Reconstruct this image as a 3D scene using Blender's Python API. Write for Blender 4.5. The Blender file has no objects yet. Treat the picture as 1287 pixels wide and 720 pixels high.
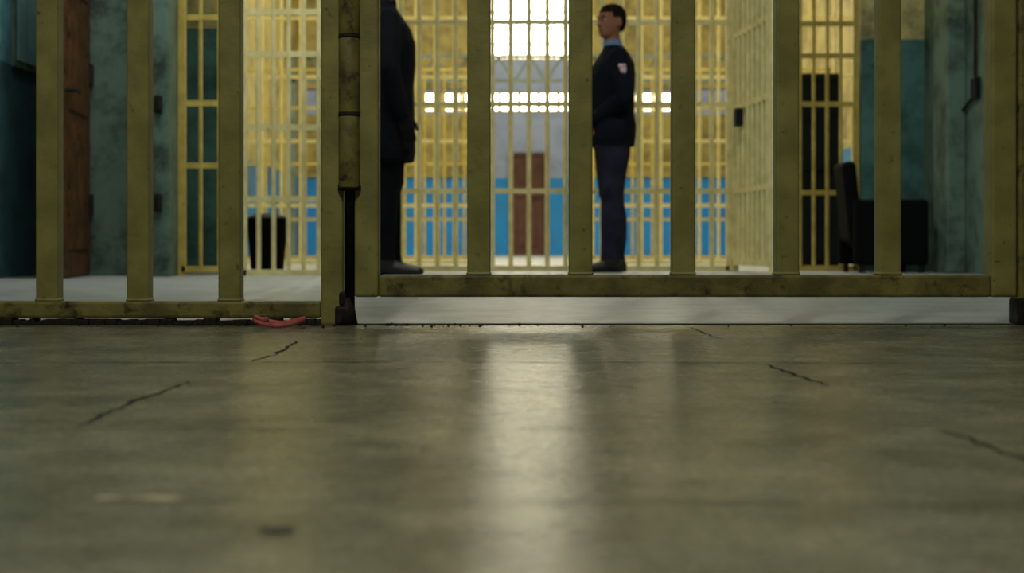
import bpy, bmesh, math, random
from mathutils import Vector, Matrix, Euler
random.seed(7)
S = bpy.context.scene
COL = S.collection
F = 1800.0; CH = 0.178; HY = 308.0
def X_(px, Y): return (px-643.5)*Y/F
def Z_(py, Y): return CH-(py-HY)*Y/F

# ------------------------------------------------------------------ materials
def nt(m):
    m.use_nodes = True
    return m.node_tree, m.node_tree.nodes, m.node_tree.links
def lin(c):
    return tuple(((v/255)/12.92 if v/255 <= .04045 else (((v/255)+.055)/1.055)**2.4) for v in c)+(1,)
def mat(name, c1, c2=None, scale=6, rough=.5, bump=.1, bscale=60, spots=None, spot_t=.62, spot_s=18, metal=0, spec=.5, detail=8, soft=.05):
    m = bpy.data.materials.new(name); t, n, l = nt(m)
    b = n['Principled BSDF']; b.inputs['Roughness'].default_value = rough
    b.inputs['Metallic'].default_value = metal
    b.inputs['Specular IOR Level'].default_value = spec
    geo = n.new('ShaderNodeNewGeometry')
    no = n.new('ShaderNodeTexNoise'); no.inputs['Scale'].default_value = scale; no.inputs['Detail'].default_value = detail
    l.new(geo.outputs['Position'], no.inputs['Vector'])
    r = n.new('ShaderNodeValToRGB'); r.color_ramp.elements[0].position = .35; r.color_ramp.elements[1].position = .65
    r.color_ramp.elements[0].color = lin(c1); r.color_ramp.elements[1].color = lin(c2 or c1)
    l.new(no.outputs['Fac'], r.inputs['Fac'])
    out = r.outputs['Color']
    if spots:
        n2 = n.new('ShaderNodeTexNoise'); n2.inputs['Scale'].default_value = spot_s; n2.inputs['Detail'].default_value = 10; n2.inputs['Roughness'].default_value = .65
        l.new(geo.outputs['Position'], n2.inputs['Vector'])
        r2 = n.new('ShaderNodeValToRGB'); r2.color_ramp.elements[0].position = spot_t; r2.color_ramp.elements[1].position = spot_t+soft
        l.new(n2.outputs['Fac'], r2.inputs['Fac'])
        mx = n.new('ShaderNodeMixRGB'); mx.inputs['Color2'].default_value = lin(spots)
        l.new(r2.outputs['Color'], mx.inputs['Fac']); l.new(out, mx.inputs['Color1']); out = mx.outputs['Color']
    l.new(out, b.inputs['Base Color'])
    if bump:
        n3 = n.new('ShaderNodeTexNoise'); n3.inputs['Scale'].default_value = bscale; n3.inputs['Detail'].default_value = 6
        l.new(geo.outputs['Position'], n3.inputs['Vector'])
        bp = n.new('ShaderNodeBump'); bp.inputs['Strength'].default_value = bump; bp.inputs['Distance'].default_value = .01
        l.new(n3.outputs['Fac'], bp.inputs['Height']); l.new(bp.outputs['Normal'], b.inputs['Normal'])
    return m
def twotone(name, low, high, zc, rough=.55, dirt=(30,36,34), amt=.75, ns=2.6):
    m = mat(name, low, low, rough=rough, bump=.15, bscale=25, spec=.3); t, n, l = nt(m)
    b = n['Principled BSDF']
    geo = n.new('ShaderNodeNewGeometry'); sp = n.new('ShaderNodeSeparateXYZ'); l.new(geo.outputs['Position'], sp.inputs[0])
    mt = n.new('ShaderNodeMath'); mt.operation = 'GREATER_THAN'; mt.inputs[1].default_value = zc; l.new(sp.outputs['Z'], mt.inputs[0])
    mx = n.new('ShaderNodeMixRGB'); mx.inputs['Color1'].default_value = lin(low); mx.inputs['Color2'].default_value = lin(high)
    l.new(mt.outputs[0], mx.inputs['Fac'])
    no = n.new('ShaderNodeTexNoise'); no.inputs['Scale'].default_value = ns; no.inputs['Detail'].default_value = 10; no.inputs['Roughness'].default_value = .72
    l.new(geo.outputs['Position'], no.inputs['Vector'])
    r = n.new('ShaderNodeValToRGB'); r.color_ramp.elements[0].position = .44; r.color_ramp.elements[1].position = .66
    r.color_ramp.elements[0].color = (0,0,0,1); r.color_ramp.elements[1].color = (amt,amt,amt,1)
    l.new(no.outputs['Fac'], r.inputs['Fac'])
    m2 = n.new('ShaderNodeMixRGB'); m2.inputs['Color2'].default_value = lin(dirt)
    l.new(r.outputs['Color'], m2.inputs['Fac']); l.new(mx.outputs['Color'], m2.inputs['Color1']); l.new(m2.outputs['Color'], b.inputs['Base Color'])
    return m
def emis(name, c, s):
    m = bpy.data.materials.new(name); t, n, l = nt(m)
    b = n['Principled BSDF']; b.inputs['Base Color'].default_value = lin(c)
    b.inputs['Emission Color'].default_value = lin(c); b.inputs['Emission Strength'].default_value = s
    no = n.new('ShaderNodeTexNoise'); no.inputs['Scale'].default_value = 1.4
    geo = n.new('ShaderNodeNewGeometry'); l.new(geo.outputs['Position'], no.inputs['Vector'])
    mr = n.new('ShaderNodeMapRange'); mr.inputs[1].default_value=.3; mr.inputs[2].default_value=.7; mr.inputs[3].default_value = s*.6; mr.inputs[4].default_value = s*1.2
    l.new(no.outputs['Fac'], mr.inputs[0]); l.new(mr.outputs[0], b.inputs['Emission Strength'])
    return m

M_gate = mat('olive_gate_paint', (142,137,78), (116,112,62), scale=11, rough=.5, bump=.14, bscale=70, spots=(60,55,31), spot_t=.61, spot_s=34, spec=.35, soft=.14)
M_gate_dirty = mat('grimy_gate_paint', (128,121,66), (90,85,47), scale=14, rough=.55, bump=.2, bscale=70, spots=(46,41,24), spot_t=.53, spot_s=26, spec=.3, soft=.16)
M_iron = mat('black_iron', (34,31,22), (20,18,13), rough=.7, bump=.4, spec=.3)
M_cream = mat('cream_bar_paint', (236,226,168), (212,200,140), scale=12, rough=.4, bump=.1, spots=(130,112,66), spot_t=.66)
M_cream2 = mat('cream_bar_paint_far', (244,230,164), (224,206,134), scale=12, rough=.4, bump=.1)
M_ochre = mat('ochre_bar_paint', (200,180,92), (172,152,74), scale=12, rough=.4, bump=.1, spots=(80,68,36), spot_t=.66)
M_wood = mat('brown_wood', (94,62,32), (62,42,23), scale=8, rough=.6, bump=.2, spots=(34,24,14), spot_t=.56, spec=.2)
M_dark = mat('dark_steel', (14,24,28), (10,17,21), rough=.7, spec=.2)
M_vinyl = mat('black_vinyl', (9,13,14), (6,8,9), rough=.85, spec=.1)
M_wteal = twotone('wall_paint_teal_cream', (82,128,126), (214,204,140), 1.6, amt=.7, ns=3.4)
M_wleft = twotone('wall_paint_blue_dado', (74,112,122), (116,182,194), 1.17, ns=3.5, amt=.7)
M_wgrey = twotone('wall_paint_grey_teal', (98,122,110), (110,130,110), 1.6, amt=.85, ns=4)
M_whall = twotone('wall_paint_hall', (36,144,222), (160,172,206), 1.35, dirt=(80,100,130), amt=.4)
M_whall2 = twotone('wall_paint_hall_side', (50,124,176), (176,160,92), 1.35, dirt=(88,78,44), amt=.85)
M_plain = mat('wall_plaster', (120,122,104), (100,104,90), rough=.7)
M_ceil = mat('ceiling_plaster', (150,146,120), (130,126,104), rough=.8)
M_win = emis('frosted_daylight_glass', (255,249,226), 7.5)
M_added_lamp = emis('added_lamp_diffuser', (255,236,180), 5)  # glow of the added, unseen ceiling fixtures
M_red = mat('pink_ribbon', (190,96,92), (150,66,66), scale=40, rough=.6)
M_crack = mat('crack_dirt', (48,48,37), (34,34,26), rough=.9, spec=.1)
M_joint = mat('joint_dirt', (76,76,62), (60,60,50), rough=.9, spec=.1)
M_joint2 = mat('faint_joint', (88,88,70), (70,70,56), rough=.8, spec=.2)
M_pale = mat('pale_streak', (178,172,142), (140,136,110), scale=60, rough=.7, spec=.1)
M_paper = mat('notice_paper', (160,206,204), (130,180,184), rough=.6)

def floor_mat(name, c1, c2, c3, rlo, rhi, spec, grain=160, glo=.55, ghi=1.2, bs=.16):
    m = bpy.data.materials.new(name); t, n, l = nt(m); b = n['Principled BSDF']
    b.inputs['Specular IOR Level'].default_value = spec
    geo = n.new('ShaderNodeNewGeometry')
    no = n.new('ShaderNodeTexNoise'); no.inputs['Scale'].default_value = 5; no.inputs['Detail'].default_value = 14; no.inputs['Roughness'].default_value = .78
    l.new(geo.outputs['Position'], no.inputs['Vector'])
    r = n.new('ShaderNodeValToRGB'); e = r.color_ramp.elements
    e[0].position = .38; e[0].color = lin(c1); e[1].position = .62; e[1].color = lin(c3)
    k = e.new(.5); k.color = lin(c2); l.new(no.outputs['Fac'], r.inputs['Fac'])
    n2 = n.new('ShaderNodeTexNoise'); n2.inputs['Scale'].default_value = grain; n2.inputs['Detail'].default_value = 6; n2.inputs['Roughness'].default_value = .85
    l.new(geo.outputs['Position'], n2.inputs['Vector'])
    r2 = n.new('ShaderNodeValToRGB'); r2.color_ramp.elements[0].position = .38; r2.color_ramp.elements[1].position = .62
    r2.color_ramp.elements[0].color = (glo,glo,glo,1); r2.color_ramp.elements[1].color = (ghi,ghi,ghi,1)
    l.new(n2.outputs['Fac'], r2.inputs['Fac'])
    mx = n.new('ShaderNodeMixRGB'); mx.blend_type = 'MULTIPLY'; mx.inputs['Fac'].default_value = 1
    l.new(r.outputs['Color'], mx.inputs['Color1']); l.new(r2.outputs['Color'], mx.inputs['Color2'])
    l.new(mx.outputs['Color'], b.inputs['Base Color'])
    n3 = n.new('ShaderNodeTexNoise'); n3.inputs['Scale'].default_value = 14; n3.inputs['Detail'].default_value = 12; n3.inputs['Roughness'].default_value = .75
    l.new(geo.outputs['Position'], n3.inputs['Vector'])
    mr = n.new('ShaderNodeMapRange'); mr.inputs[1].default_value = .3; mr.inputs[2].default_value = .7
    mr.inputs[3].default_value = rlo; mr.inputs[4].default_value = rhi
    l.new(n3.outputs['Fac'], mr.inputs[0]); l.new(mr.outputs[0], b.inputs['Roughness'])
    n4 = n.new('ShaderNodeTexNoise'); n4.inputs['Scale'].default_value = 60; n4.inputs['Detail'].default_value = 10; n4.inputs['Roughness'].default_value = .7
    l.new(geo.outputs['Position'], n4.inputs['Vector'])
    bp = n.new('ShaderNodeBump'); bp.inputs['Strength'].default_value = bs; bp.inputs['Distance'].default_value = .004
    l.new(n4.outputs['Fac'], bp.inputs['Height']); l.new(bp.outputs['Normal'], b.inputs['Normal'])
    return m
M_floor = floor_mat('worn_screed_floor', (84,84,64), (109,108,86), (132,130,105), .21, .31, .11, 150, .45, 1.35, .10)
M_floor2 = floor_mat('pale_corridor_floor', (144,149,147), (160,165,163), (174,179,177), .36, .46, .2, 60, .85, 1.08)

# ------------------------------------------------------------------ mesh helpers
def bbox(bm, x0, x1, y0, y1, z0, z1, mi=0, M=None):
    vs = [bm.verts.new((x, y, z)) for x in (x0, x1) for y in (y0, y1) for z in (z0, z1)]
    if M is not None:
        for v in vs: v.co = M @ v.co
    for f in ((0,1,3,2), (4,6,7,5), (0,4,5,1), (2,3,7,6), (0,2,6,4), (1,5,7,3)):
        fc = bm.faces.new([vs[i] for i in f]); fc.material_index = mi
def cyl(bm, p0, p1, r, seg=12, mi=0, r2=None):
    p0 = Vector(p0); p1 = Vector(p1); d = (p1-p0)
    q = d.to_track_quat('Z', 'Y').to_matrix().to_4x4(); q.translation = (p0+p1)/2
    o = bmesh.ops.create_cone(bm, cap_ends=True, segments=seg, radius1=r, radius2=r if r2 is None else r2, depth=d.length, matrix=q)
    for f in {f for v in o['verts'] for f in v.link_faces}: f.material_index = mi
def mk(name, bm, mats, parent=None, bevel=0, smooth=False):
    bmesh.ops.recalc_face_normals(bm, faces=bm.faces)
    me = bpy.data.meshes.new(name); bm.to_mesh(me); bm.free()
    for m in mats: me.materials.append(m)
    o = bpy.data.objects.new(name, me); COL.objects.link(o)
    if smooth:
        for p in me.polygons: p.use_smooth = True
    if bevel:
        b = o.modifiers.new('bevel', 'BEVEL'); b.width = bevel; b.segments = 2; b.limit_method = 'ANGLE'
    if parent: o.parent = parent
    return o
def empty(name, loc=(0,0,0)):
    e = bpy.data.objects.new(name, None); e.location = loc; e.empty_display_size = .2; COL.objects.link(e); return e
def boxobj(name, b, mats, bevel=0, parent=None):
    bm = bmesh.new(); bbox(bm, *b); return mk(name, bm, mats, parent, bevel)

GY = 3.2; LX = -2.75; RX = 2.85
# ------------------------------------------------------------------ floors, shell
boxobj('floor', (-3.0, 3.1, -3.0, GY, -.1, 0), [M_floor])
boxobj('floor_corridor', (-3.0, 3.1, GY, 9.98, -.1, 0), [M_floor2])
boxobj('floor_hall', (-3.8, 4.2, 9.98, 25.2, -.1, 0), [M_floor2])
boxobj('ceiling', (-3.0, 3.1, -3.0, 9.85, 3.3, 3.4), [M_ceil])
boxobj('ceiling_hall', (-3.8, 4.2, 9.85, 25.2, 6.6, 6.7), [M_ceil])
boxobj('wall_left', (LX-.15, LX, -3, 8.3, 0, 3.3), [M_wleft])
boxobj('wall_right', (RX, RX+.15, -3, 9.98, 0, 3.3), [M_wgrey])
boxobj('wall_rear', (LX, RX, -3.1, -3.0, 0, 3.3), [M_plain])
boxobj('wall_gate_lintel', (LX, RX, GY-.08, GY+.12, 2.62, 3.3), [M_plain])
xb = X_(222, 8.3)
boxobj('wall_back_left', (LX, xb-.005, 8.3, 8.45, 0, 3.3), [M_wgrey])
bm = bmesh.new()
bbox(bm, X_(189,8.15), xb, 8.12, 8.3, 0, 3.3)
mk('wall_pilaster', bm, [M_wgrey], bevel=.01)
boxobj('wall_lintel_left', (xb, -.9, 8.3, 8.45, 2.8, 3.3), [M_wgrey])
boxobj('wall_recess', (-2.9, -1.78, 9.4, 9.5, 0, 3.3), [M_wteal])
boxobj('wall_recess_side', (-2.9, -2.78, 8.45, 9.4, 0, 3.3), [M_wteal])
boxobj('wall_return_lintel', (-1.06, -.96, 8.45, 9.9, 2.8, 3.3), [M_wgrey])
XR = X_(1083, 9.9)
boxobj('wall_back_right', (XR, RX, 9.9, 10.05, 0, 3.3), [M_wteal])
boxobj('wall_back_lintel', (-1.06, XR, 9.9, 10.05, 2.8, 3.3), [M_wgrey])
boxobj('wall_hall_upper', (-3.8, 4.2, 9.86, 10.04, 3.4, 6.6), [M_whall2])
boxobj('wall_hall_left', (-3.8, -3.65, 9.5, 25, 0, 6.6), [M_whall2])
boxobj('wall_hall_right', (4.05, 4.2, 10.05, 25, 0, 6.6), [M_whall2])
FY = 25.0
wz0, wz1 = 3.42, 6.2; wx0, wx1 = X_(602,FY), X_(728,FY)
bz0, bz1 = 2.5, 2.86; bx0, bx1 = X_(505,FY), X_(850,FY)
bm = bmesh.new()
bbox(bm, -3.8, 4.2, FY, FY+.2, 0, bz0)
bbox(bm, -3.8, bx0, FY, FY+.2, bz0, bz1); bbox(bm, bx1, 4.2, FY, FY+.2, bz0, bz1)
bbox(bm, -3.8, 4.2, FY, FY+.2, bz1, wz0)
bbox(bm, -3.8, wx0, FY, FY+.2, wz0, wz1); bbox(bm, wx1, 4.2, FY, FY+.2, wz0, wz1)
bbox(bm, -3.8, 4.2, FY, FY+.2, wz1, 6.6)
mk('wall_far', bm, [M_whall])
# ochre-painted side bays of the far wall
bm = bmesh.new()
for a, b in ((-3.64, wx0-.03), (wx1+.03, 4.04)):
    bbox(bm, a, b, FY-.04, FY-.001, 1.36, bz0-.05); bbox(bm, a, b, FY-.04, FY-.001, bz1+.05, 6.58)
mk('wall_far_bays', bm, [M_whall2])
def window(name, x0, x1, z0, z1, nx, nz, t=.03):
    e = empty(name, ((x0+x1)/2, FY+.1, (z0+z1)/2)); inv = Vector(e.location)
    bm = bmesh.new(); bbox(bm, x0-inv.x, x1-inv.x, .05, .07, z0-inv.z, z1-inv.z); mk('glass', bm, [M_win], e)
    bm = bmesh.new()
    for i in range(nx+1):
        x = x0+(x1-x0)*i/nx-inv.x; bbox(bm, x-t/2, x+t/2, -.06, .04, z0-inv.z, z1-inv.z)
    for i in range(nz+1):
        z = z0+(z1-z0)*i/nz-inv.z; bbox(bm, x0-inv.x, x1-inv.x, -.055, .035, z-t/2, z+t/2)
    mk('mullions', bm, [M_ochre], e)
window('window_1', wx0, wx1, wz0, wz1, 8, 10, .03)
window('window_2', bx0, bx1, bz0, bz1, 14, 1, .06)
bm = bmesh.new(); TY = 23.6
for z in (2.86, 3.26): bbox(bm, -3.64, 4.04, TY-.05, TY+.05, z, z+.05)
for x in (-3.6, 4.0): bbox(bm, x-.04, x+.04, TY-.05, TY+.05, 0, 3.31)
x = -3.6; up = True
while x < 3.9:
    cyl(bm, (x,TY,2.88 if up else 3.28), (x+.26,TY,3.28 if up else 2.88), .018, 6); x += .26; up = not up
mk('steel_truss', bm, [mat('truss_paint', (120,136,130), (100,108,84), rough=.6)])
def door(name, x0, x1, y, h, m):
    e = empty(name, ((x0+x1)/2, y, 0)); w = (x1-x0)/2
    bm = bmesh.new(); bbox(bm, -w, w, -.03, 0, 0.0, h)
    for z0, z1 in ((.15,.85),(1.0,h-.15)):
        bbox(bm, -w+.1, -.04, -.045, -.03, z0, z1); bbox(bm, .04, w-.1, -.045, -.03, z0, z1)
    mk('leaf', bm, [m], e, .008)
    bm = bmesh.new(); bbox(bm, -w-.07, -w, -.05, 0, 0, h+.07); bbox(bm, w, w+.07, -.05, 0, 0, h+.07); bbox(bm, -w, w, -.05, 0, h, h+.07)
    mk('frame', bm, [m], e, .005)
    bm = bmesh.new(); cyl(bm, (w-.07,-.03,1.0), (w-.07,-.09,1.0), .012); cyl(bm, (w-.07,-.085,1.0), (w-.18,-.085,1.0), .01); mk('handle', bm, [M_iron], e, smooth=True)
door('door_1', X_(644,FY), X_(682,FY), FY, 1.72, mat('far_door_wood', (96,58,42), (74,44,34), rough=.6))

# ------------------------------------------------------------------ front gate
def P(px): return X_(px, GY)
def box_bar(bm, c, w, z0, z1, y0=-.022, y1=.022):
    bbox(bm, c-w/2, c+w/2, GY+y0, GY+y1, z0, z1)
    bbox(bm, c-w/2-.002, c+w/2+.002, GY+y0-.002, GY+y1+.002, z0-.002, z0+.007)
g = empty('barred_gate')
gx0, gx1 = P(447), P(1273)
zb0, zb1 = Z_(373,GY), Z_(345,GY)
bm = bmesh.new()
for c in (602, 729.5, 858, 988, 1115.5): box_bar(bm, P(c), 29*GY/F, zb1, 2.42)
mk('bars', bm, [M_gate], g, .006)
bm = bmesh.new(); bbox(bm, gx0, P(477), GY-.028, GY+.028, zb0, 2.48); bbox(bm, P(1241), gx1, GY-.028, GY+.028, zb0, 2.48); mk('stiles', bm, [M_gate], g, .006)
bm = bmesh.new(); bbox(bm, P(477), P(1241), GY-.026, GY+.026, zb0, zb1); mk('bottom_rail', bm, [M_gate_dirty], g, .006)
bm = bmesh.new(); bbox(bm, P(477), P(1241), GY-.026, GY+.026, 2.42, 2.48)
mk('top_rail', bm, [M_gate], g, .006)
bm = bmesh.new(); bbox(bm, P(1215), P(1262), GY-.05, GY+.05, 1.0, 1.2); cyl(bm, (P(1235),GY-.055,1.1),(P(1235),GY-.045,1.1), .012)
mk('lock_box', bm, [M_gate_dirty], g, .006)
bm = bmesh.new(); hx = P(441); hy = GY-.03
for z0, z1 in ((Z_(237,GY), Z_(147,GY)), (Z_(144,GY), Z_(50,GY)), (Z_(47,GY), Z_(-50,GY)), (1.6,1.76), (1.765,1.93)):
    cyl(bm, (hx,hy,z0), (hx,hy,z1), .024, 24)
mk('hinge_barrels', bm, [M_gate_dirty], g, .003, True)
bm = bmesh.new()
cyl(bm, (hx,hy+.012,0.0), (hx,hy+.012,2.0), .011, 14)
cyl(bm, (hx,hy+.004,Z_(240,GY)), (hx,hy+.004,Z_(233,GY)), .026, 20)
cyl(bm, (hx,hy,Z_(148,GY)), (hx,hy,Z_(144,GY)), .0245, 20)
cyl(bm, (hx,hy,Z_(51,GY)), (hx,hy,Z_(47,GY)), .0245, 20)
cyl(bm, (hx-.006,hy+.012,0.0), (hx-.006,hy+.012,.062), .024, 16, r2=.013)
mk('pivot_rod', bm, [M_iron], g, smooth=True)

f = empty('barred_partition')
bm = bmesh.new()
cs = [62.5, 176, 290.5]
while P(cs[0]) > LX+.12: cs.insert(0, cs[0]-114)
for c in cs: box_bar(bm, P(c), 28*GY/F, Z_(378,GY), 2.5)
mk('bars', bm, [M_gate], f, .006)
bm = bmesh.new(); bbox(bm, LX, P(405), GY-.026, GY+.026, Z_(399,GY), Z_(378,GY)); bbox(bm, LX, P(405), GY-.026, GY+.026, 2.5, 2.56); mk('rails', bm, [M_gate_dirty], f, .006)
bm = bmesh.new(); bbox(bm, P(405), P(433), GY-.028, GY+.03, 0.0, 2.62); mk('post', bm, [M_gate], f, .006)
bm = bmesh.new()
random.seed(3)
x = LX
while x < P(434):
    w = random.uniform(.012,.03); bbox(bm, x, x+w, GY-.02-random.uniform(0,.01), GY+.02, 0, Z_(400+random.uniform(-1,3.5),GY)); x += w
mk('shade_and_grime', bm, [M_iron], f, .002)  # dark blocks under the rail stand for its shadow as well as dirt
bm = bmesh.new(); bbox(bm, P(423), P(438), GY-.036, GY+.034, 0, Z_(384,GY)); bbox(bm, P(428), P(437), GY-.034, GY+.03, Z_(384,GY), Z_(366,GY))
mk('post_foot', bm, [M_iron], f, .006)
f2 = empty('barred_partition')
bm = bmesh.new(); bbox(bm, P(1275), P(1311), GY-.028, GY+.03, 0.0, 2.62); mk('post', bm, [M_gate_dirty], f2, .006)
bm = bmesh.new(); bbox(bm, P(1273.5), P(1315), GY-.034, GY+.034, 0.0, Z_(374,GY)); mk('post_foot', bm, [M_iron], f2, .006)
bm = bmesh.new(); c = 1311+100
while P(c) < RX-.1: box_bar(bm, P(c), 28*GY/F, Z_(378,GY), 2.5); c += 114
mk('bars', bm, [M_gate], f2, .006)
bm = bmesh.new(); bbox(bm, P(1311), RX, GY-.026, GY+.026, Z_(399,GY), Z_(378,GY)); bbox(bm, P(1311), RX, GY-.026, GY+.026, 2.5, 2.56); mk('rails', bm, [M_gate_dirty], f2, .006)
boxobj('threshold_strip', (P(436), P(1275), GY-.012, GY+.006, 0, .003), [M_joint])

# ------------------------------------------------------------------ floor cracks & joints
def strip(name, pix, w, m, jag=.004, z=.0009):
    pts = [Vector((X_(px, CH*F/(py-HY)), CH*F/(py-HY), 0)) for px, py in pix]
    fine = []
    for a, b in zip(pts, pts[1:]):
        k = max(3, int((b-a).length/.02))
        for i in range(k): fine.append(a.lerp(b, i/k)+Vector((random.uniform(-jag,jag), random.uniform(-jag,jag), 0)))
    fine.append(pts[-1]); bm = bmesh.new(); L = []; R = []
    for i, p in enumerate(fine):
        a = fine[max(0,i-1)]; b = fine[min(len(fine)-1,i+1)]; d = (b-a).normalized(); nrm = Vector((-d.y, d.x, 0))
        ww = w*random.uniform(.25,1.2)*(math.sin(math.pi*min(1,max(0,(i+.6)/(len(fine)+.2))))**.5)
        L.append(bm.verts.new(p+nrm*ww/2+Vector((0,0,z)))); R.append(bm.verts.new(p-nrm*ww/2+Vector((0,0,z))))
    for i in range(len(fine)-1): bm.faces.new((L[i],R[i],R[i+1],L[i+1]))
    mk(name, bm, [m])
strip('floor_crack', [(95,538),(160,508),(237,480)], .007, M_crack)
strip('floor_crack', [(316,454),(345,446),(376,428)], .008, M_crack)
strip('floor_crack', [(962,458),(990,468),(1042,485)], .007, M_crack)
strip('floor_crack', [(1180,540),(1230,556),(1300,584)], .005, M_crack)
strip('floor_crack', [(868,411),(885,419),(906,426)], .006, M_crack)
strip('floor_joint', [(-100,456),(400,455),(1400,457)], .008, M_joint2, .003)
strip('floor_joint', [(-100,540),(150,540),(440,540)], .005, M_joint2, .003)
strip('floor_joint', [(560,539),(700,539),(800,540)], .004, M_joint2, .003)
strip('floor_joint', [(-100,631),(600,631),(1400,634)], .003, M_joint2, .001)
strip('floor_pale_streak', [(122,627),(175,627),(232,628)], .018, M_pale, .001)  # thin pale streak laid flat on the floor
bm = bmesh.new(); random.seed(11)
for i in range(90):
    px = random.choice([random.uniform(440,620), random.uniform(0,440), random.gauss(492,8), random.uniform(440,1270)]); Y = GY-.02-abs(random.gauss(0,.03)); r = random.uniform(.001,.004)
    bmesh.ops.create_icosphere(bm, subdivisions=1, radius=r, matrix=Matrix.Translation((X_(px,Y), Y, r*.6)))
for i in range(30):
    Y = random.uniform(1.2,3.1); r = random.uniform(.0006,.0015)
    bmesh.ops.create_icosphere(bm, subdivisions=1, radius=r, matrix=Matrix.Translation((random.uniform(-.4,.4)*Y, Y, r*.5)))
mk('floor_debris', bm, [M_crack])
bm = bmesh.new()
Y = CH*F/(668-HY)
o = bmesh.ops.create_circle(bm, cap_ends=True, segments=20, radius=.013, matrix=Matrix.Translation((X_(350,Y),Y,.0012)))
for v in o['verts']: v.co.x = X_(350,Y)+(v.co.x-X_(350,Y))*random.uniform(.75,1.1); v.co.y = Y+(v.co.y-Y)*random.uniform(.6,.9)
mk('floor_stain', bm, [M_joint])
bm = bmesh.new(); Y0 = 3.06; X0 = X_(350, Y0); prof = []
N = 90
for i in range(N+1):
    t = i/N*math.pi*2*1.5
    r = .042+.008*math.sin(2.3*t)
    prof.append(Vector((X0+r*math.cos(t)*1.1, Y0+.035*math.sin(t*1.05)+.01*math.sin(3*t), .010+.006*math.sin(2.1*t+1)+.007*(i/N))))
prof += [prof[-1]+Vector((.010*k, -.01*math.sin(k), -.0008*k)) for k in range(1,4)]
va = [bm.verts.new(p+Vector((0,0,.005))) for p in prof]; vb = [bm.verts.new(p+Vector((.003,-.002,-.005))) for p in prof]
for i in range(len(prof)-1): bm.faces.new((va[i],va[i+1],vb[i+1],vb[i]))
o = mk('crumpled_ribbon', bm, [M_red], smooth=True); sm = o.modifiers.new('s','SOLIDIFY'); sm.thickness = .0015

# ------------------------------------------------------------------ grilles
def grille(name, p0, p1, zs, z0, z1, sp, r, m, frame=.04, phase=None, parent=None):
    p0 = Vector((p0[0],p0[1],0)); p1 = Vector((p1[0],p1[1],0)); d = p1-p0; Lh = d.length
    ang = math.atan2(d.y, d.x); M = Matrix.Translation(p0) @ Matrix.Rotation(ang, 4, 'Z')
    bm = bmesh.new()
    s = sp if phase is None else phase
    while s < Lh-.01:
        a = M @ Vector((s,0,z0)); b = M @ Vector((s,0,z1)); cyl(bm, a, b, r, 10); s += sp
    for z in zs: bbox(bm, 0, Lh, -.010, .010, z-.017, z+.017, 0, M)
    if frame: bbox(bm, -frame/2, frame/2, -.02, .02, 0, z1, 0, M); bbox(bm, Lh-frame/2, Lh+frame/2, -.02, .02, 0, z1, 0, M)
    bbox(bm, 0, Lh, -.02, .02, z1-.04, z1, 0, M); bbox(bm, 0, Lh, -.02, .02, z0, z0+.035, 0, M)
    return mk(name, bm, [m], parent)
G8 = 8.37
grille('barred_door', (X_(229,G8),G8), (X_(292,G8),G8), (Z_(208,G8),Z_(130,G8),Z_(22,G8),2.1), .02, 2.75, .108, .012, M_ochre)
grille('barred_sidelight', (X_(306,G8),G8), (X_(436,G8),G8), (Z_(250,G8),Z_(160,G8),Z_(68,G8),Z_(15,G8),1.9,2.3), .0, 2.75, .088, .014, M_cream)
grille('return_bar_screen', (-1.0,8.46), (-1.0,9.84), (.55,1.15,1.7,2.2), 0, 2.75, .13, .013, M_cream)
GB = 9.95
gx = -.96
grille('barred_screen', (gx,GB), (X_(916,GB),GB), (Z_(240,GB),Z_(131,GB),Z_(28,GB),2.2), 0, 2.75, .127, .018, M_cream, phase=(X_(527,GB)-gx)%.127)
grille('barred_side_screen', (X_(985,GB),GB), (XR-.03,GB), (Z_(242,GB),Z_(131,GB),Z_(70,GB),Z_(30,GB),2.2), 0, 2.75, .094, .0125, M_ochre, phase=.02)
gl = empty('barred_gate_leaf')
a = (X_(922,GB), GB-.05); b = (X_(972,8.95), 8.95)
grille('leaf', a, b, (.55,1.12,1.62,2.1), .04, 2.5, .12, .016, M_cream, frame=.06, parent=gl)
bm = bmesh.new(); bbox(bm, X_(926,9.7)-.02, X_(926,9.7)+.03, 9.62, 9.72, .98, 1.10); mk('lock', bm, [M_dark], gl, .005)
H2 = 13.4
grille('hall_bar_screen', (-3.6,H2), (X_(606,H2),H2), (.55,1.15,1.75,2.3), 0, 2.9, .18, .016, M_cream2)
grille('hall_bar_partition', (X_(734,H2),H2), (4.0,H2), (.55,1.15,1.75,2.3), 0, 2.9, .18, .016, M_cream2)
H3 = 18.0
grille('deep_hall_screen', (-3.6,H3), (X_(590,H3),H3), (.5,1.2,1.9), 0, 2.4, .25, .018, M_ochre)
grille('deep_hall_partition', (X_(745,H3),H3), (4.0,H3), (.5,1.2,1.9), 0, 2.4, .25, .018, M_ochre)

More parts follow.
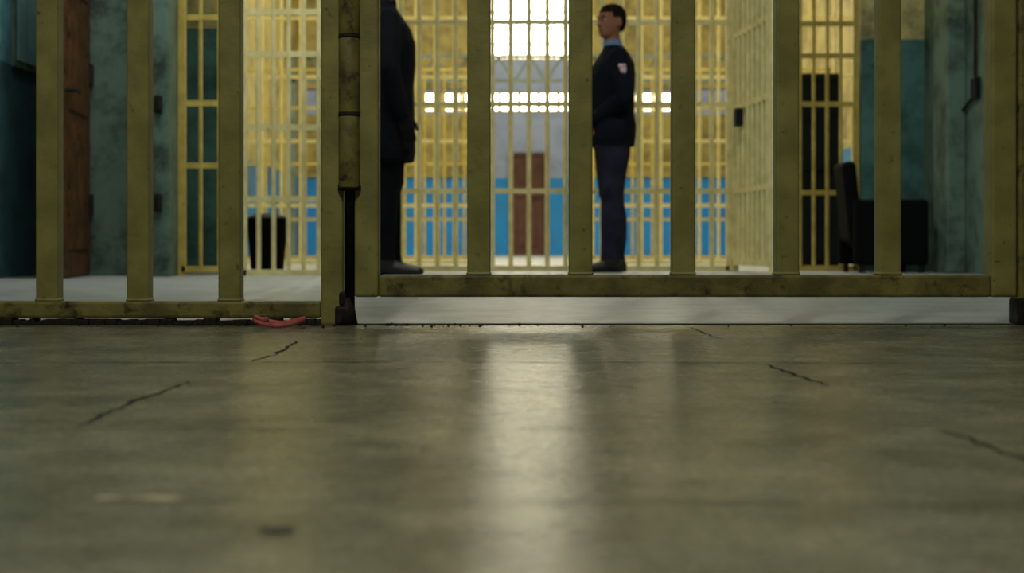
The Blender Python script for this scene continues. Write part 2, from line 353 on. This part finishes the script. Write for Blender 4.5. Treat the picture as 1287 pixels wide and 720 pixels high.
# ------------------------------------------------------------------ wall things, left
d = empty('wooden_door')
p0 = Vector((X_(109,8.26), 8.26, 0)); p1 = Vector((X_(76,7.55), 7.55, 0)); dd = p1-p0; M = Matrix.Translation(p0) @ Matrix.Rotation(math.atan2(dd.y,dd.x),4,'Z')
bm = bmesh.new(); bbox(bm, 0, dd.length, -.02, .02, .01, 2.1, 0, M)
for z0, z1 in ((.15,.75),(.9,1.4),(1.55,2.0)): bbox(bm, .1, dd.length-.1, -.03, .03, z0, z1, 0, M)
mk('leaf', bm, [M_wood], d, .008)
bm = bmesh.new()
for z in (.35,1.1,1.8): bbox(bm, -.03, .05, -.035, .035, z, z+.12, 0, M)
cyl(bm, M@Vector((.68,.02,1.0)), M@Vector((.68,.075,1.0)), .012); cyl(bm, M@Vector((.68,.07,1.0)), M@Vector((.58,.07,1.0)), .01)
mk('ironmongery', bm, [M_iron], d, .004)
b = empty('notice_board')
bm = bmesh.new(); bbox(bm, LX, LX+.02, 7.86, 8.27, 1.16, 2.2); mk('frame', bm, [M_wgrey], b, .004)
bm = bmesh.new(); bbox(bm, LX+.021, LX+.024, 7.90, 8.06, 1.2, 1.9); bbox(bm, LX+.021, LX+.024, 8.08, 8.24, 1.2, 2.1); mk('notices', bm, [M_paper], b)
bm = bmesh.new()
for z in (Z_(255,8.1), Z_(131,8.1), 1.9):
    bbox(bm, X_(194,8.1), X_(203,8.1), 8.08, 8.125, z-.05, z+.05); cyl(bm, (X_(200,8.1),8.085,z-.035), (X_(200,8.1),8.085,z+.035), .016)
mk('door_hinge_pintles', bm, [M_iron], bevel=.003)
c = empty('electrical_conduit')
bm = bmesh.new(); cyl(bm, (RX-.02,9.35,0), (RX-.02,9.35,3.3), .016); cyl(bm, (RX-.02,8.75,1.1), (RX-.02,8.75,3.3), .012); cyl(bm,(RX-.02,8.75,1.1),(RX-.02,9.0,1.02),.012); cyl(bm,(RX-.02,9.0,1.02),(RX-.02,9.35,1.0),.012)
for z in (.4,1.2,2.0): bbox(bm, RX-.03, RX, 9.32, 9.38, z, z+.03)
mk('pipes', bm, [M_iron], c, smooth=False)
bm = bmesh.new(); bbox(bm, RX-.035, RX, 8.70, 8.80, 1.07, 1.2); mk('switch_box', bm, [M_dark], c, .006)
boxobj('wall_pilaster_right', (RX-.12, RX, 8.98, 9.28, 0, 3.3), [M_wgrey], .01)

e = empty('steel_locker'); x0, x1 = X_(1006,10.6), X_(1056,10.6); zt = Z_(92,10.6)
bm = bmesh.new(); bbox(bm, x0, x1, 10.6, 11.0, .0, zt); bbox(bm, x0+.015, x1-.015, 10.59, 10.6, .06, zt*.5-.01); bbox(bm, x0+.015, x1-.015, 10.59, 10.6, zt*.5+.01, zt-.02); mk('body', bm, [M_dark], e, .006)
bm = bmesh.new()
for k in range(5):
    for zz in (zt*.42, zt*.9): bbox(bm, x0+.06, x1-.06, 10.583, 10.59, zz-k*.025, zz-k*.025+.008)
bbox(bm, x1-.05, x1-.03, 10.575, 10.59, .7, .78); mk('vents_and_handle', bm, [M_iron], e)
e = empty('armchair'); ax0, ax1 = 2.16, 2.66; ay0, ay1 = 9.1, 9.6
bm = bmesh.new(); bbox(bm, ax0+.06, ax1, ay0+.07, ay1-.07, .16, .40); mk('seat', bm, [M_vinyl], e, .03)
bm = bmesh.new(); Mx = Matrix.Translation((ax0+.06,0,.2)) @ Matrix.Rotation(-.1,4,'Y'); bbox(bm, -.045, .045, ay0+.1, ay1-.1, 0, .52, 0, Mx); mk('backrest', bm, [M_vinyl], e, .03)
bm = bmesh.new()
for y in (ay0, ay1-.07):
    bbox(bm, ax0+.02, ax1-.01, y, y+.07, .05, .47)
mk('arms', bm, [M_vinyl], e, .022)
bm = bmesh.new()
for xx in (ax0+.07, ax1-.05):
    for y in (ay0+.035, ay1-.035): cyl(bm, (xx,y,0), (xx,y,.08), .018, r2=.022)
mk('legs', bm, [M_iron], e)
e = empty('waste_bin'); bx = X_(336,9.0)
bm = bmesh.new(); cyl(bm, (bx,9.0,0), (bx,9.0,.33), .10, 28, r2=.13); cyl(bm, (bx,9.0,.33),(bx,9.0,.35), .138, 28); mk('body', bm, [M_vinyl], e, .004)
bm = bmesh.new(); cyl(bm, (bx,9.0,.35), (bx,9.0,.375), .125, 28, r2=.07); mk('lid', bm, [M_dark], e, .003)

# ------------------------------------------------------------------ people
def loft(bm, rings, seg=20, M=None):
    prev = None; first = None
    for (cx,cy,cz,rx,ry) in rings:
        vs = []
        for i in range(seg):
            a = 2*math.pi*i/seg; v = Vector((cx+rx*math.cos(a), cy+ry*math.sin(a), cz))
            if M is not None: v = M @ v
            vs.append(bm.verts.new(v))
        if prev:
            for i in range(seg): bm.faces.new((prev[i],prev[(i+1)%seg],vs[(i+1)%seg],vs[i]))
        else: first = vs
        prev = vs
    bm.faces.new(list(reversed(first))); bm.faces.new(prev)
def ball(bm, c, r, M=None, seg=16):
    T = Matrix.Translation(c) @ Matrix.Diagonal((r[0],r[1],r[2],1))
    if M is not None: T = M @ T
    bmesh.ops.create_uvsphere(bm, u_segments=seg, v_segments=seg//2+2, radius=1, matrix=T)
def limb(bm, pts, seg=14):
    for (a,ra),(b,rb) in zip(pts,pts[1:]):
        cyl(bm, a, b, ra, seg, r2=rb)
        ball(bm, Vector(b), (rb,rb,rb))
    a, ra = pts[0]; ball(bm, Vector(a), (ra,ra,ra))
def hand(bm, w, dirv, palmn, side, curl=.5):
    w = Vector(w); d = Vector(dirv).normalized(); n = Vector(palmn).normalized(); s = Vector(side).normalized()
    n = (n-d*n.dot(d)).normalized(); s2 = n.cross(d); s2 = s2 if s2.dot(s) > 0 else -s2
    R = Matrix((d, s2, n)).transposed().to_4x4(); R.translation = w
    ball(bm, Vector((.05,0,0)), (.052,.042,.017), R)
    lens = (.072,.08,.075,.058)
    for k, L in enumerate(lens):
        y = .031-.0205*k; p = Vector((.088,y,0)); ang = curl*.5; r = .0088
        pts = [(R@p, r)]
        for j, fr in enumerate((.45,.32,.23)):
            p = p + Vector((math.cos(ang),0,math.sin(ang)))*L*fr; ang += curl; r -= .0007; pts.append((R@p, r))
        limb(bm, pts, 8)
    p = Vector((.02,.03,.004)); pts = [(R@p,.0115)]
    for v in ((.03,.022,.012),(.026,.006,.012),(.018,0,.008)): p = p+Vector(v); pts.append((R@p,.0098))
    limb(bm, pts, 8)
M_skin = mat('skin', (138,96,76), (120,82,64), rough=.75, bump=.05, spec=.15)
M_dark_hand = mat('dark_hand', (20,19,22), (15,15,18), rough=.8, spec=.15)  # dark colour for the hands of the man in the coat
M_hair = mat('dark_hair', (34,27,21), (20,16,13), rough=.9, bump=.6, bscale=200, spec=.1)
M_jacket = mat('navy_jacket', (14,19,31), (9,13,23), scale=10, rough=.9, bump=.8, bscale=12, spec=.12)
M_coat = mat('black_coat', (12,14,21), (8,9,15), scale=10, rough=.9, bump=.7, bscale=12, spec=.12)
M_trou = mat('slate_trousers', (42,43,59), (30,31,46), scale=10, rough=.95, bump=.8, bscale=12, spec=.1)
M_trou2 = mat('black_trousers', (12,13,19), (9,10,14), scale=10, rough=.95, bump=.5, bscale=16, spec=.1)
M_shoe = mat('black_shoe_leather', (14,14,16), (9,9,11), rough=.5)
M_collar = mat('light_blue_shirt', (104,130,168), (90,116,154), rough=.8, spec=.1)
M_eye = mat('eye_white', (160,155,145), rough=.4, bump=0)
M_patch = mat('sleeve_patch', (190,194,206), (150,60,66), scale=60, rough=.6)
def person(name, loc, yaw, headyaw, hem, arms, mats, hscale=1.0, stance=(.0,.0), lookdown=0, patch=False, bk=1.0, lk=1.0):
    bm = bmesh.new()
    T = [(0,0,hem-.005,.134,.178),(0,0,hem+.05,.141,.185),(-.005,0,.97,.140,.182),(.0,0,1.06,.133,.168),(.005,0,1.18,.138,.178),(.0,0,1.30,.140,.196),(-.01,0,1.38,.128,.195),(-.015,0,1.44,.10,.165),(-.015,0,1.48,.078,.115),(-.01,0,1.51,.064,.075)]
    def bf(z): return 1+(bk-1)*min(1,max(0,(1.50-z)/.15))
    loft(bm, [(a,b,z,rx*bf(z),ry*bf(z)) for a,b,z,rx,ry in T], 28)
    loft(bm, [(0,0,.80,.11,.16),(0,0,.9,.12,.165),(0,0,1.0,.11,.15)])
    ball(bm, Vector((-.045,0,.90)), (.10,.15,.11))
    for s, fx in ((1,stance[0]),(-1,stance[1])):
        loft(bm, [(a,b,z,rx*lk,ry*min(lk,1.1)) for a,b,z,rx,ry in [(fx+.005,s*.100,.035,.056,.051),(fx-.005,s*.100,.07,.066,.060),(fx-.004,s*.100,.12,.060,.055),(fx-.012,s*.098,.22,.066,.059),(fx*.8-.012,s*.096,.36,.073,.064),(fx*.6-.004,s*.094,.47,.069,.062),(fx*.6+.004,s*.094,.52,.076,.067),(fx*.4+.005,s*.092,.62,.083,.075),(fx*.2,s*.090,.78,.098,.086),(0,s*.085,.92,.10,.09)]])
        Ms = Matrix.Translation((fx,s*.102,0)) @ Matrix.Rotation(s*.14,4,'Z')
        R = Ms @ Matrix.Rotation(math.pi/2,4,'Y')
        loft(bm, [(-.030,0,-.085,.028,.028),(-.042,0,-.07,.042,.036),(-.048,0,-.02,.048,.038),(-.042,0,.05,.042,.042),(-.032,0,.11,.032,.047),(-.027,0,.16,.027,.043),(-.022,0,.195,.020,.026)], 16, R)
    hands = []
    for s, a in ((1,arms[0]),(-1,arms[1])):
        sh = Vector((-.012,s*.175,1.405)); el = Vector(a[0]); wr = Vector(a[1])
        limb(bm, [(sh,.070),(sh.lerp(el,.5),.064*bk),(el,.056*bk),(el.lerp(wr,.5),.050),(wr,.039)])
        dv = (wr-el).normalized(); hand(bm, wr+dv*.005, dv, a[2], a[3], a[4]); hands.append(wr+dv*.01)
        hands.append(dv)
    loft(bm, [(-.012,0,1.49,.070,.074),(-.006,0,1.53,.064,.066),(-.004,0,1.545,.056,.058)])
    loft(bm, [(-.01,0,1.46,.056,.058),(0,0,1.56,.054,.056),(.004,0,1.62,.056,.056)])
    HM = Matrix.Translation((0,0,1.56)) @ Matrix.Rotation(headyaw,4,'Z') @ Matrix.Rotation(lookdown,4,'Y') @ Matrix.Translation((0,0,-1.56))
    loft(bm, [(.060,0,1.558,.022,.024),(.045,0,1.568,.044,.042),(.028,0,1.590,.070,.056),(.018,0,1.615,.083,.064),(.010,0,1.645,.090,.070),(.006,0,1.675,.095,.074),(.000,0,1.705,.098,.076),(-.004,0,1.735,.094,.072),(-.008,0,1.758,.078,.060),(-.010,0,1.775,.050,.040),(-.010,0,1.782,.02,.016)], 24, HM)
    loft(bm, [(.106,0,1.628,.014,.015),(.112,0,1.636,.018,.016),(.103,0,1.655,.013,.010),(.094,0,1.678,.010,.008)], 12, HM)
    ball(bm, Vector((.092,0,1.693)), (.014,.045,.009), HM)
    ball(bm, Vector((.092,0,1.609)), (.013,.024,.006), HM); ball(bm, Vector((.089,0,1.598)), (.013,.020,.006), HM)
    ball(bm, Vector((.070,0,1.570)), (.018,.022,.014), HM)
    for s in (1,-1):
        ball(bm, Vector((-.004,s*.079,1.655)), (.018,.012,.031), HM)
        ball(bm, Vector((.062,s*.042,1.635)), (.022,.018,.018), HM)
    me = bpy.data.meshes.new('tmp'); bm.to_mesh(me); bm.free()
    tmp = bpy.data.objects.new('tmp', me); COL.objects.link(tmp)
    r = tmp.modifiers.new('r','REMESH'); r.mode = 'VOXEL'; r.voxel_size = .0062
    sm = tmp.modifiers.new('s','SMOOTH'); sm.factor = .5; sm.iterations = 3
    bpy.context.view_layer.update(); dg = bpy.context.evaluated_depsgraph_get()
    nm = bpy.data.meshes.new_from_object(tmp.evaluated_get(dg)); bpy.data.objects.remove(tmp)
    nm.materials.clear()
    for m in mats: nm.materials.append(m)
    HI = HM.inverted()
    for p in nm.polygons:
        c = p.center; p.use_smooth = True
        mi = 1
        if c.z < .085: mi = 3
        elif c.z < hem: mi = 2
        elif c.z > 1.54:
            mi = 0
            h = HI @ c
            # scalp faces take the hair colour: behind the ears, above the hairline, short sideburn
            ear = abs(h.y) > .070 and abs(h.x+.004) < .024 and h.z < 1.690
            line = 1.722 if h.x > .045 else (1.690 if h.x > .022 else (1.650 if h.x > -.02 else 1.600))
            if h.z > line and not ear: mi = 6
        elif c.z > 1.505 and abs(c.y) < .085: mi = 4
        for i in (0,2):
            q = c-hands[i]; t = q.dot(hands[i+1])
            if .012 < t < .17 and (q-hands[i+1]*t).length < .085: mi = 5
        p.material_index = mi
    E = empty(name, loc); E.rotation_euler = (0,0,yaw); E.scale = (hscale,)*3
    bo = bpy.data.objects.new('body', nm); COL.objects.link(bo); bo.parent = E
    bm = bmesh.new()
    loft(bm, [(-.046,0,1.610,.040,.050),(-.046,0,1.640,.052,.066),(-.040,0,1.670,.063,.0765),(-.032,0,1.700,.073,.0800),(-.018,0,1.728,.086,.0785),(-.008,0,1.746,.090,.074),(-.008,0,1.766,.076,.061),(-.010,0,1.781,.050,.040),(-.012,0,1.787,.02,.018)], 28, HM)
    for v in bm.verts: v.co += Vector([random.uniform(-.0015,.0015) for _ in range(3)])
    mk('hair', bm, [M_hair], E, smooth=True)
    bm = bmesh.new()
    for s in (1,-1):
        ball(bm, Vector((.0885,s*.031,1.672)), (.011,.013,.008), HM, 12)
    mk('eyes', bm, [M_eye], E, smooth=True)
    bm = bmesh.new()
    for s in (1,-1):
        ball(bm, Vector((.0975,s*.031,1.672)), (.004,.0055,.0055), HM, 10)
        ball(bm, Vector((.101,s*.032,1.695)), (.005,.019,.0035), HM, 10)
    mk('irises_and_brows', bm, [M_hair], E, smooth=True)
    bm = bmesh.new(); ball(bm, Vector((.1035,0,1.6035)), (.003,.021,.002), HM, 10); mk('mouth', bm, [M_crack], E)
    if patch:
        bm = bmesh.new(); el = Vector(arms[0][0]); sh = Vector((-.012,.175,1.405)); g = []
        for i in range(7):
            row = []
            for j in range(7):
                u = (i/6-.5)*.05; v = (j/6-.5)*.06
                if j < 3: u *= .5+.5*j/3
                z = 1.325+v; t = (sh.z-z)/(sh.z-el.z); ax = sh.lerp(el, t); rr = .075
                row.append(bm.verts.new((ax.x+u, ax.y+math.sqrt(rr*rr-u*u)-.001, z)))
            g.append(row)
        for i in range(6):
            for j in range(6): bm.faces.new((g[i][j],g[i+1][j],g[i+1][j+1],g[i][j+1]))
        o = mk('shoulder_patch', bm, [M_patch], E, smooth=True); q = o.modifiers.new('s','SOLIDIFY'); q.thickness = .004
    return E
Yg = 9.4
person('prison_guard', (X_(769,Yg),Yg,0), math.pi+.12, .5, .84,
       (((-.04,.25,1.14),(.15,.09,1.0),(-.2,-.9,0),(.3,0,1),.5), ((-.03,-.245,1.14),(.16,-.06,.985),(-.2,.9,0),(.3,0,1),.5)),
       [M_skin,M_jacket,M_trou,M_shoe,M_collar,M_skin,M_hair], .985, (.03,-.035), patch=True, bk=1.12, lk=1.12)
Yg = 8.35
person('standing_man', (X_(486,Yg),Yg,0), .2, .1, .64,
       (((-.02,.26,1.13),(.06,.25,.88),(0,-1,0),(1,0,0),.35), ((-.02,-.26,1.13),(.06,-.245,.88),(0,1,0),(1,0,0),.35)),
       [M_skin,M_coat,M_trou2,M_shoe,M_coat,M_dark_hand,M_hair], 1.04, (.03,-.03), bk=1.15, lk=1.15)

# ------------------------------------------------------------------ lights
def fill_lamp(x, y, z, L, power, col, along='Y', hw=.07):  # unseen fixture, added to brighten the gate, bars and hall
    e = empty('added_ceiling_lamp', (x,y,z)); a = (L/2,hw) if along=='X' else (hw,L/2)
    bm = bmesh.new(); bbox(bm, -a[0], a[0], -a[1], a[1], 0, .06); mk('housing', bm, [M_cream], e, .005)
    bm = bmesh.new(); bbox(bm, -a[0]*.95, a[0]*.95, -a[1]*.8, a[1]*.8, -.03, -.001); mk('diffuser', bm, [M_added_lamp], e, .008)
    ld = bpy.data.lights.new('added_light','AREA'); ld.shape = 'RECTANGLE'; ld.size = a[0]*2; ld.size_y = a[1]*2; ld.energy = power; ld.color = col
    o = bpy.data.objects.new('added_light', ld); o.location = (0,0,-.04); COL.objects.link(o); o.parent = e
fill_lamp(-.3, .4, 3.24, 1.2, 66, (1,.96,.82))
fill_lamp(-1.4, 7.0, 3.24, 1.9, 36, (.96,1,.96), 'X', .15)
fill_lamp(1.4, 7.0, 3.24, 1.9, 36, (.96,1,.96), 'X', .15)
for y in (11.7, 16, 20.5):
    for x in (-1.8, 2.2): fill_lamp(x, y, 6.54, 1.5, 150, (1,.94,.74))
w = bpy.data.worlds.new('world'); S.world = w; w.use_nodes = True
w.node_tree.nodes['Background'].inputs['Color'].default_value = (.5,.6,.7,1); w.node_tree.nodes['Background'].inputs['Strength'].default_value = .1

# ------------------------------------------------------------------ camera
cd = bpy.data.cameras.new('camera'); cam = bpy.data.objects.new('camera', cd); COL.objects.link(cam)
cd.sensor_width = 36; cd.lens = 36*F/1287; cd.shift_y = -(360-HY)/1287
cam.location = (0,0,CH); cam.rotation_euler = (math.pi/2,0,0); cd.clip_start = .02
cd.dof.use_dof = True; cd.dof.focus_distance = 3.0; cd.dof.aperture_fstop = 5.0
S.camera = cam
S.view_settings.view_transform = 'Standard'
S.view_settings.look = 'None'
